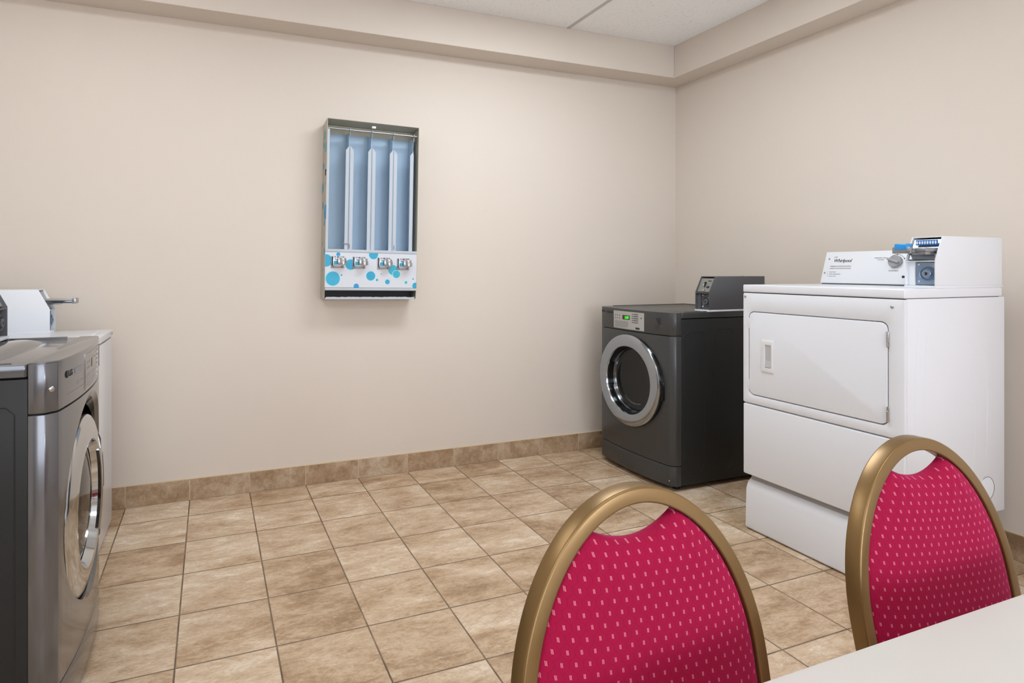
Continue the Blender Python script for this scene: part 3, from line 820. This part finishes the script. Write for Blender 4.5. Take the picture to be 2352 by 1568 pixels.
# ------------------------------------------------------------------ wall dispenser
def dispenser():
    cxw, czw = -2.474, 1.668
    t = empty('wall_dispenser', (cxw, 0, czw), 0, math.radians(1.05))
    tag(t, 'open vending dispenser with blue bubbles and empty columns hung on the back wall', 'dispenser')
    hw, hh, D, tk = .289, .532, .14, .003
    bl = '2fa6c8'
    side_c = [(-.075, .455, .05, '5f9f98'), (-.10, .40, .03, '3f8ca8'), (-.035, .38, .055, '6aa394'), (-.095, .27, .035, '3d80a8'), (-.115, .14, .05, '4f9096'),
              (-.03, .16, .02, '6aa394'), (-.095, .03, .035, '3f86a0'), (-.018, -.015, .075, '2c86b4'), (-.035, -.08, .03, '2c86b4'), (-.09, -.20, .018, '4f9a98'), (-.022, -.25, .035, '4f93b0'), (-.075, -.36, .018, '4f9a98')]
    # the side runs y -D..0: mirror so bubbles keep their order from the wall outward
    side_c = [(-.14-a, b, r*.62, c) for a, b, r, c in side_c]
    M['disp_side'] = mk_bubbles('bubble_print_side', 'b3afa2', side_c, (1, 2), rimmed=False)
    # housing: two sides, top, bottom, back
    prof = [(0, hh), (-D, hh+.014), (-D, -hh+.070), (-D+.006, -hh+.040), (-D+.012, -hh), (0, -hh-.004)]
    for s, nm in ((-1, 'side_panel'), (1, 'side_panel')):
        x0, x1 = (-hw, -hw+tk) if s < 0 else (hw-tk, hw)
        obj(nm, prism(bmesh.new(), prof, 'x', x0, x1), M['disp_side'] if s < 0 else M['grayin'], t, None)
    bm = bmesh.new()
    prism(bm, [(0, hh), (-D, hh+.014), (-D, hh+.011), (0, hh-.003)], 'x', -hw+tk, hw-tk)
    obj('top_panel', bm, M['grayin'], t, None)
    obj('bottom_panel', B(-hw+tk, hw-tk, -D+.012, 0, -hh-.004, -hh-.001), M['grayin'], t, None)
    zb = -.235      # ledge under the open columns
    obj('back_panel', B(-hw+tk, hw-tk, -.012, -.004, zb, hh-.002), M['bluepaint'], t, None)
    # header strip across the top of the opening
    obj('header', prism(bmesh.new(), [(-.030, hh-.002), (-.012, hh-.002), (-.012, hh-.050), (-.016, hh-.050)], 'x', -hw+tk, hw-tk), M['grayin'], t, None)
    obj('hanging_rod', tube(bmesh.new(), [(-hw+tk, -D+.022, hh-.040), (hw-tk, -D+.022, hh-.040)], .005, 12), M['steel'], t)
    obj('rod_clip', B(-.012, .012, -D+.012, -D+.030, hh-.018, hh-.005, .001), M['whitep'], t)
    # column dividers
    for i, xd in enumerate((-.147, -.009, .129, .262)):
        zt = .395
        bm = bmesh.new()
        fin = [(-.012, hh-.050), (-D+.034, hh-.055), (-D+.034, hh-.085), (-D+.040, zt+.01), (-D+.024, zt-.02), (-D+.024, zb), (-.012, zb)]
        prism(bm, fin, 'x', xd-.0015, xd+.0015)
        dv = obj('column_divider', bm, M['bluepaint'], t, None)
        bm = bmesh.new()
        yf = -D+.018
        for s in (-1, 1):
            if i == 3 and s > 0: continue
            a = xd+s*.0035; b = xd+s*.024
            lo = [(a, zb), (b, zb), (b, zt-.028), (a, zt)]
            if s < 0: lo = lo[::-1]
            prism(bm, lo, 'y', yf-.0015, yf)
        obj('flange', bm, M['flange'], dv, None)
        bm = bmesh.new()
        lathe(bm, [(.0075, -.003), (.011, -.003), (.011, .003), (.0075, .003)], 'x', (xd, -D+.022, hh-.040), 16, closed=True)
        box(bm, xd-.002, xd+.002, -D+.020, -D+.040, hh-.075, hh-.048)
        obj('hook', bm, M['knob'], dv)
    # side return at the left of the opening
    obj('return_flange', B(-hw+tk, -hw+.016, -D+.001, -D+.004, zb, hh-.05), M['flange'], t, None)
    # little bent latch pin
    obj('latch_pin', tube(bmesh.new(), [(-.178, -D+.012, zb+.036), (-.145, -D+.010, zb+.036), (-.141, -D+.010, zb+.030), (-.141, -D+.010, zb+.006)], .0028, 8), M['knob'], t)
    obj('latch_pin', tube(bmesh.new(), [(.141, -D+.010, zb+.034), (.141, -D+.010, zb+.006)], .0022, 8), M['knob'], t)
    # ledge
    obj('ledge', B(-hw+.002, hw-.001, -D-.002, -.02, zb-.018, zb, .0015), M['flange'], t)
    # coin panel with bubbles
    PX = lambda u: (u-60)/2170*.576-.288   # from the print itself
    PZ = lambda v: -.253-(v-95)/840*.212
    cl = [(80, 300, 140, bl), (355, 150, 46, '2f8fc8'), (640, 385, 118, bl), (1172, 130, 108, bl), (240, 725, 160, '38b0d0'), (437, 640, 20, bl), (780, 905, 62, '2a8fd0'),
          (1115, 650, 106, bl), (1265, 745, 27, bl), (1650, 500, 116, '3fb4c8'), (1730, 600, 88, '3fb4c8'), (1516, 790, 56, bl), (2143, 710, 18, '3a90b0'), (1968, 800, 33, '48b6c0'), (2200, 880, 74, bl), (1365, 598, 11, '555a66')]
    cl = [(PX(a), PZ(b), r*.000262, c) for a, b, r, c in cl]
    M['disp_front'] = mk_bubbles('bubble_print_front', 'd3d6de', cl, (0, 2))
    cp = obj('coin_panel', B(-hw+.002, hw-.002, -D-.001, -D+.002, -.465, zb-.019, .0005), M['disp_front'], t, None)
    obj('chute_trim', prism(bmesh.new(), [(-D+.002, -.466), (-D-.004, -.468), (-D-.004, -.480), (-D+.006, -.484), (-D+.006, -.466)], 'x', -hw+.003, hw-.003), M['flange'], t)
    # dark delivery chute behind the slot, with a pale chipped lip
    bm = bmesh.new()
    box(bm, -hw+.004, hw-.004, -.05, -.045, -hh, -.466); box(bm, -hw+.004, hw-.004, -D+.014, -.045, -hh, -hh+.003); box(bm, -hw+.004, hw-.004, -D+.004, -.045, -.470, -.467)
    obj('chute', bm, M['ink'], t, None)
    lip = []
    n = 40; random.seed(3)
    for i in range(n+1):
        lip.append((-hw+.012+(2*hw-.022)*i/n, -hh+.010+random.uniform(-.0018, .0016)))
    lip += [(hw-.010, -hh-.003), (-hw+.004, -hh-.003)]
    obj('chute_lip', prism(bmesh.new(), lip, 'y', -D+.009, -D+.014), M['flange'], t, None)
    # inner back of the panel so the box is closed
    obj('inner_shelf', B(-hw+tk, hw-tk, -D+.003, -.012, zb-.02, zb-.017), M['bluepaint'], t, None)
    # coin mechanisms: every one the same build, so copy the first with its parts
    def mech(x, z):
        m_ = obj('coin_mechanism', B(0, .078, -.005, 0, -.072, 0, .001), M['steel'], t, 35, (x, -D-.001, z))
        bm = bmesh.new()
        for q in range(3):
            prism(bm, [(.022+q*.011, -.018), (.030+q*.011, -.018), (.026+q*.011, -.026)], 'y', -.0062, -.004)
        box(bm, .020, .026, -.006, -.004, -.008, -.004); box(bm, .034, .046, -.006, -.004, -.009, -.004); box(bm, .002, .010, -.0065, -.004, -.060, -.004)
        for q in (.012, .064): cyl(bm, .003, -.008, -.004, 'y', (q, 0, -.064), 10)
        obj('stamped_marks', bm, M['ink'], m_, None)
        obj('price_tab', prism(bmesh.new(), rrect(.016, .037, -.052, -.030, .003, 2), 'y', -.014, -.005), M['teal'], m_)
        bm = bmesh.new()
        lathe(bm, [(0, -.052), (.021, -.052), (.0235, -.049), (.0235, -.046), (.0185, -.043), (.0185, -.016), (.0170, -.012), (0, -.012)], 'z', (.066, -.028, 0), 24)
        obj('knob', bm, M['chrome'], m_)
        obj('knob_stem', B(.034, .060, -.030, -.004, -.050, -.016, .003), M['steel'], m_)
        obj('knob_ring', tube(bmesh.new(), [(.080+.008*math.cos(a), -.030, -.038+.012*math.sin(a)) for a in [i*math.pi/6-math.pi/2 for i in range(7)]], .0018, 6), M['steel'], m_)
        return m_
    first = mech(-.252, -.276)
    kids = list(first.children)
    for xx, zz in ((-.122, -.277), (.033, -.278), (.158, -.280)):
        c2 = first.copy(); COL.objects.link(c2); c2.location = (xx, -D-.001, zz)
        for ch in kids:
            q = ch.copy(); COL.objects.link(q); q.parent = c2
    # screws and latch on the left side
    bm = bmesh.new(); box(bm, -hw-.004, -hw+.001, -D+.001, -D+.026, .228, .240, .001); box(bm, -hw-.004, -hw+.001, -D+.020, -D+.028, .205, .236, .001)
    obj('side_latch', bm, M['ink'], t)
    return t
dispenser()

# ------------------------------------------------------------------ banquet chairs
TH = .184; ZT = .97
def back_curve(off=0, N=72, tmin=-.5):
    a, b, n, k = .25, .299, 1.952, .445
    X, Tt = [], []
    for i in range(24):
        tl = tmin+( -b-tmin)*i/24
        X.append(a-k*(tl+b)**2); Tt.append(tl)
    for i in range(N+1):
        ph = math.pi*i/N; c, s = math.cos(ph), math.sin(ph)
        X.append(a*math.copysign(abs(c)**(2/n), c)); Tt.append(b*max(s, 0)**(2/n)-b)
    for i in range(24):
        tl = -b+(tmin+b)*(i+1)/24
        X.append(-(a-k*(tl+b)**2)); Tt.append(tl)
    P = list(zip(X, Tt)); out = []; nr = []
    for i in range(len(P)):
        p, q = P[max(i-1, 0)], P[min(i+1, len(P)-1)]
        dx, dt = q[0]-p[0], q[1]-p[1]; L = math.hypot(dx, dt)+1e-9
        nr.append((-dt/L, dx/L))
    return P, nr
def plane_pt(x, t, g):
    """point of the backrest plane: t below the top along the lean, g behind the front face"""
    return Vector((x, .092+t*math.sin(TH)+g, ZT+t*math.cos(TH)))

def make_chair(name):
    t = empty(name, (0, 0, 0))
    # back frame, rounded rectangular tube bent round the back
    P, nr = back_curve()
    w, g = .025, .030; r = .0034
    prof = []
    for cx, cy, a in ((w-r, g-r, 0), (r, g-r, 90), (r, r, 180), (w-r, r, 270)):
        for i in range(5):
            q = math.radians(a+90*i/4); prof.append((cx+r*math.cos(q), cy+r*math.sin(q)))
    bm = bmesh.new(); rings = []
    for (x, tt), (nx, nt) in zip(P, nr):
        rings.append([bm.verts.new(plane_pt(x+nx*o, tt+nt*o, gg)) for o, gg in prof])
    for A, C in zip(rings, rings[1:]):
        m_ = len(A)
        for k in range(m_): bm.faces.new((A[k], A[(k+1) % m_], C[(k+1) % m_], C[k]))
    bm.faces.new(rings[0]); bm.faces.new(rings[-1][::-1])
    obj('back_frame', bm, M['gold'], t, 50)
    # upholstered back with scooped top
    def half_width(tt):
        b = .299; wi = w-.001
        if tt < -b: return .25-.445*(tt+b)**2-wi
        # invert the superellipse offset inward (sampled)
        best = None
        for (x, q), (nx, nt) in zip(P, nr):
            xi, ti = x+nx*wi, q+nt*wi
            if xi < 0: continue
            d = abs(ti-tt)
            if best is None or d < best[0]: best = (d, xi)
        return best[1]
    inner = [(x+nx*(w-.001), q+nt*(w-.001)) for (x, q), (nx, nt) in zip(P, nr)]
    inner = [p for p in inner if p[0] >= 0]
    inner.sort(key=lambda p: p[1])
    def hwid(tt):
        for (xa, ta), (xb, tb) in zip(inner, inner[1:]):
            if ta <= tt <= tb: return xa+(xb-xa)*(tt-ta)/(tb-ta+1e-9)
        return inner[0][0] if tt < inner[0][1] else inner[-1][0]
    def scoop(x):      # top edge height of the pad
        u = min(abs(x)/.092, 1)
        return -.076+.026*(u**1.9)
    xc = .092
    NX, NT_ = 72, 60; tb_ = -.44
    def pad(side):
        rows = []
        for i in range(NX+1):
            s = -1+2*i/NX
            col = []
            for j in range(NT_+1):
                v = j/NT_
                # bottom-up: the column follows the frame, top edge follows scoop or frame
                x_top = s*.100
                t_top = scoop(x_top) if abs(s) < 1 else -.050
                # blend widths: v=0 bottom .. 1 top
                tt = tb_+(t_top-tb_)*v
                ww = hwid(min(tt, -.052)) if v < 1 else .100
                # spread s across local width, shrinking only very near the top
                f = hwid(tt) if tt < -.050 else .1
                x = s*f
                # top edge: recompute t so the scoop is placed by real x
                if abs(x) < xc:
                    ttop = scoop(x)
                else:
                    ttop = -.050
                col.append((x, tt, s, v))
            rows.append(col)
        return rows
    bm = bmesh.new()
    # simple robust mapping: strips of constant t, clipped by the scoop
    def zone_top(x):
        ax = abs(x)
        if ax < xc: return scoop(x)
        lo, hi = -.45, -.03
        for _ in range(30):
            m2 = (lo+hi)/2
            if hwid(m2) > ax: lo = m2
            else: hi = m2
        return lo
    grid_f, grid_b = [], []; loc3 = {}
    xs_max = hwid(-.299)
    for i in range(NX+1):
        s = -1+2*i/NX
        cf, cbk = [], []
        for j in range(NT_+1):
            v = j/NT_
            # x runs by the width at this height; solve height from the column's own top
            xg = s*xs_max
            # iterate: columns squeeze inward with height
            tt = tb_+(-.050-tb_)*v
            x = s*hwid(tt)
            top = scoop(x) if abs(x) < xc else -.050
            tt2 = tb_+(top-tb_)*(v if abs(x) < xc else v)
            x2 = s*hwid(min(tt2 if abs(s) > .999 else tt, -.0495))
            es = 1-abs(s)**3.2; ev = (1-(2*v-1)**8)
            bul = .026*(es**.6)*(ev**.6)
            # pulled fabric folds fanning from the top corners
            dx = abs(x2)-.085; dt = tt2+.055
            ang = math.atan2(-dt, dx+.0001); rr = math.hypot(dx, dt)
            fold = 0 if abs(s) > .97 else .0022*min(1, (1-v)*12)*math.sin(ang*9)*math.exp(-rr/.05)*min(1, rr/.015)
            gv = .010-bul+fold
            cf.append(bm.verts.new(plane_pt(x2, tt2, gv))); loc3[(i, j)] = (x2, tt2, gv)
            cbk.append(bm.verts.new(plane_pt(x2, tt2, .020+bul*.5)))
        grid_f.append(cf); grid_b.append(cbk)
    for G in (grid_f, grid_b):
        for A, C in zip(G, G[1:]):
            for j in range(NT_):
                try: bm.faces.new((A[j], A[j+1], C[j+1], C[j]))
                except ValueError: pass
    for i in range(NX):
        for j in (0, NT_):
            bm.faces.new((grid_f[i][j], grid_f[i+1][j], grid_b[i+1][j], grid_b[i][j]))
    for j in range(NT_):
        for i in (0, NX):
            bm.faces.new((grid_f[i][j], grid_f[i][j+1], grid_b[i][j+1], grid_b[i][j]))
    # unroll the front of the pad so the weave follows its surface
    U, V = {}, {}
    mi = NX//2
    for j in range(NT_+1):
        U[(mi, j)] = loc3[(mi, j)][0]
        for sg in (1, -1):
            i = mi
            while 0 <= i+sg <= NX:
                p, q = loc3[(i, j)], loc3[(i+sg, j)]
                U[(i+sg, j)] = U[(i, j)]+sg*math.hypot(q[0]-p[0], min(abs(q[2]-p[2]), .004)); i += sg
    for i in range(NX+1):
        V[(i, 0)] = loc3[(i, 0)][1]
        for j in range(NT_):
            p, q = loc3[(i, j)], loc3[(i, j+1)]
            V[(i, j+1)] = V[(i, j)]+math.hypot(q[1]-p[1], min(abs(q[2]-p[2]), .006))
    bm.verts.index_update()
    uvl = bm.loops.layers.uv.new('UVMap'); key = {}
    for i in range(NX+1):
        for j in range(NT_+1):
            key[grid_f[i][j]] = (U[(i, j)], V[(i, j)]); key[grid_b[i][j]] = (U[(i, j)], V[(i, j)])
    for f_ in bm.faces:
        for lp_ in f_.loops: lp_[uvl].uv = key[lp_.vert]
    obj('back_cushion', bm, M['fabric'], t, 60)
    # seat
    sp = rrect(-.215, .215, -.42, -.012, .07, 8)
    bm = prism(bmesh.new(), sp, 'z', .430, .492, .018, 4)
    uvl = bm.loops.layers.uv.new('UVMap')
    for f_ in bm.faces:
        for lp_ in f_.loops: lp_[uvl].uv = (lp_.vert.co.x, lp_.vert.co.y+lp_.vert.co.z)
    obj('seat', bm, M['fabric'], t, 60)
    bm = plate_hole(bmesh.new(), rrect(-.205, .205, -.41, .0, .05, 6), rrect(-.183, .183, -.388, -.022, .04, 6), 'z', .405, .430, .003)
    obj('seat_frame', bm, M['gold'], t)
    for s in (-1, 1):
        obj('leg', tube(bmesh.new(), [(s*.188, -.385, .42), (s*.205, -.40, .2), (s*.215, -.41, .012)], .0125, 14), M['gold'], t)
        e = plane_pt(s*.225, -.495, .014)
        obj('leg', tube(bmesh.new(), [tuple(e), (s*.222, .002, .40), (s*.222, .03, .2), (s*.225, .065, .012)], .0135, 14), M['gold'], t)
    return t, P

ch1, _ = make_chair('banquet_chair')
def set_chair(o, wx, wy, ang):
    bx, by = -math.sin(ang), math.cos(ang)
    o.location = (wx-.092*bx, wy-.092*by, 0); o.rotation_euler = (0, 0, ang)
set_chair(ch1, -2.779, -2.923, .105)
tag(ch1, 'bronze framed banquet chair with crimson dotted back, left of the two at the table', 'chair', 'banquet chairs at the table')
ch2 = ch1.copy(); COL.objects.link(ch2)
for c_ in list(ch1.children):
    q = c_.copy(); COL.objects.link(q); q.parent = ch2
set_chair(ch2, -2.055, -2.906, .030)
tag(ch2, 'bronze framed banquet chair with pink dotted back in front of the tall white dryer', 'chair', 'banquet chairs at the table')

# ------------------------------------------------------------------ table
tb = empty('folding_table', (-1.93, -3.49, 0))
tag(tb, 'white laminate rectangular table in the bottom right foreground', 'table')
obj('tabletop', B(-.92, .92, -.38, .38, .742, .770, .003, 2), M['laminate'], tb)
obj('apron', plate_hole(bmesh.new(), rrect(-.88, .88, -.34, .34, .01, 2), rrect(-.86, .86, -.32, .32, .01, 2), 'z', .69, .742), M['edgeband'], tb)
for sx in (-1, 1):
    for sy in (-1, 1):
        obj('leg', tube(bmesh.new(), [(sx*.48, sy*.28, .742), (sx*.48, sy*.29, 0)], .014, 14), M['knob'], tb)
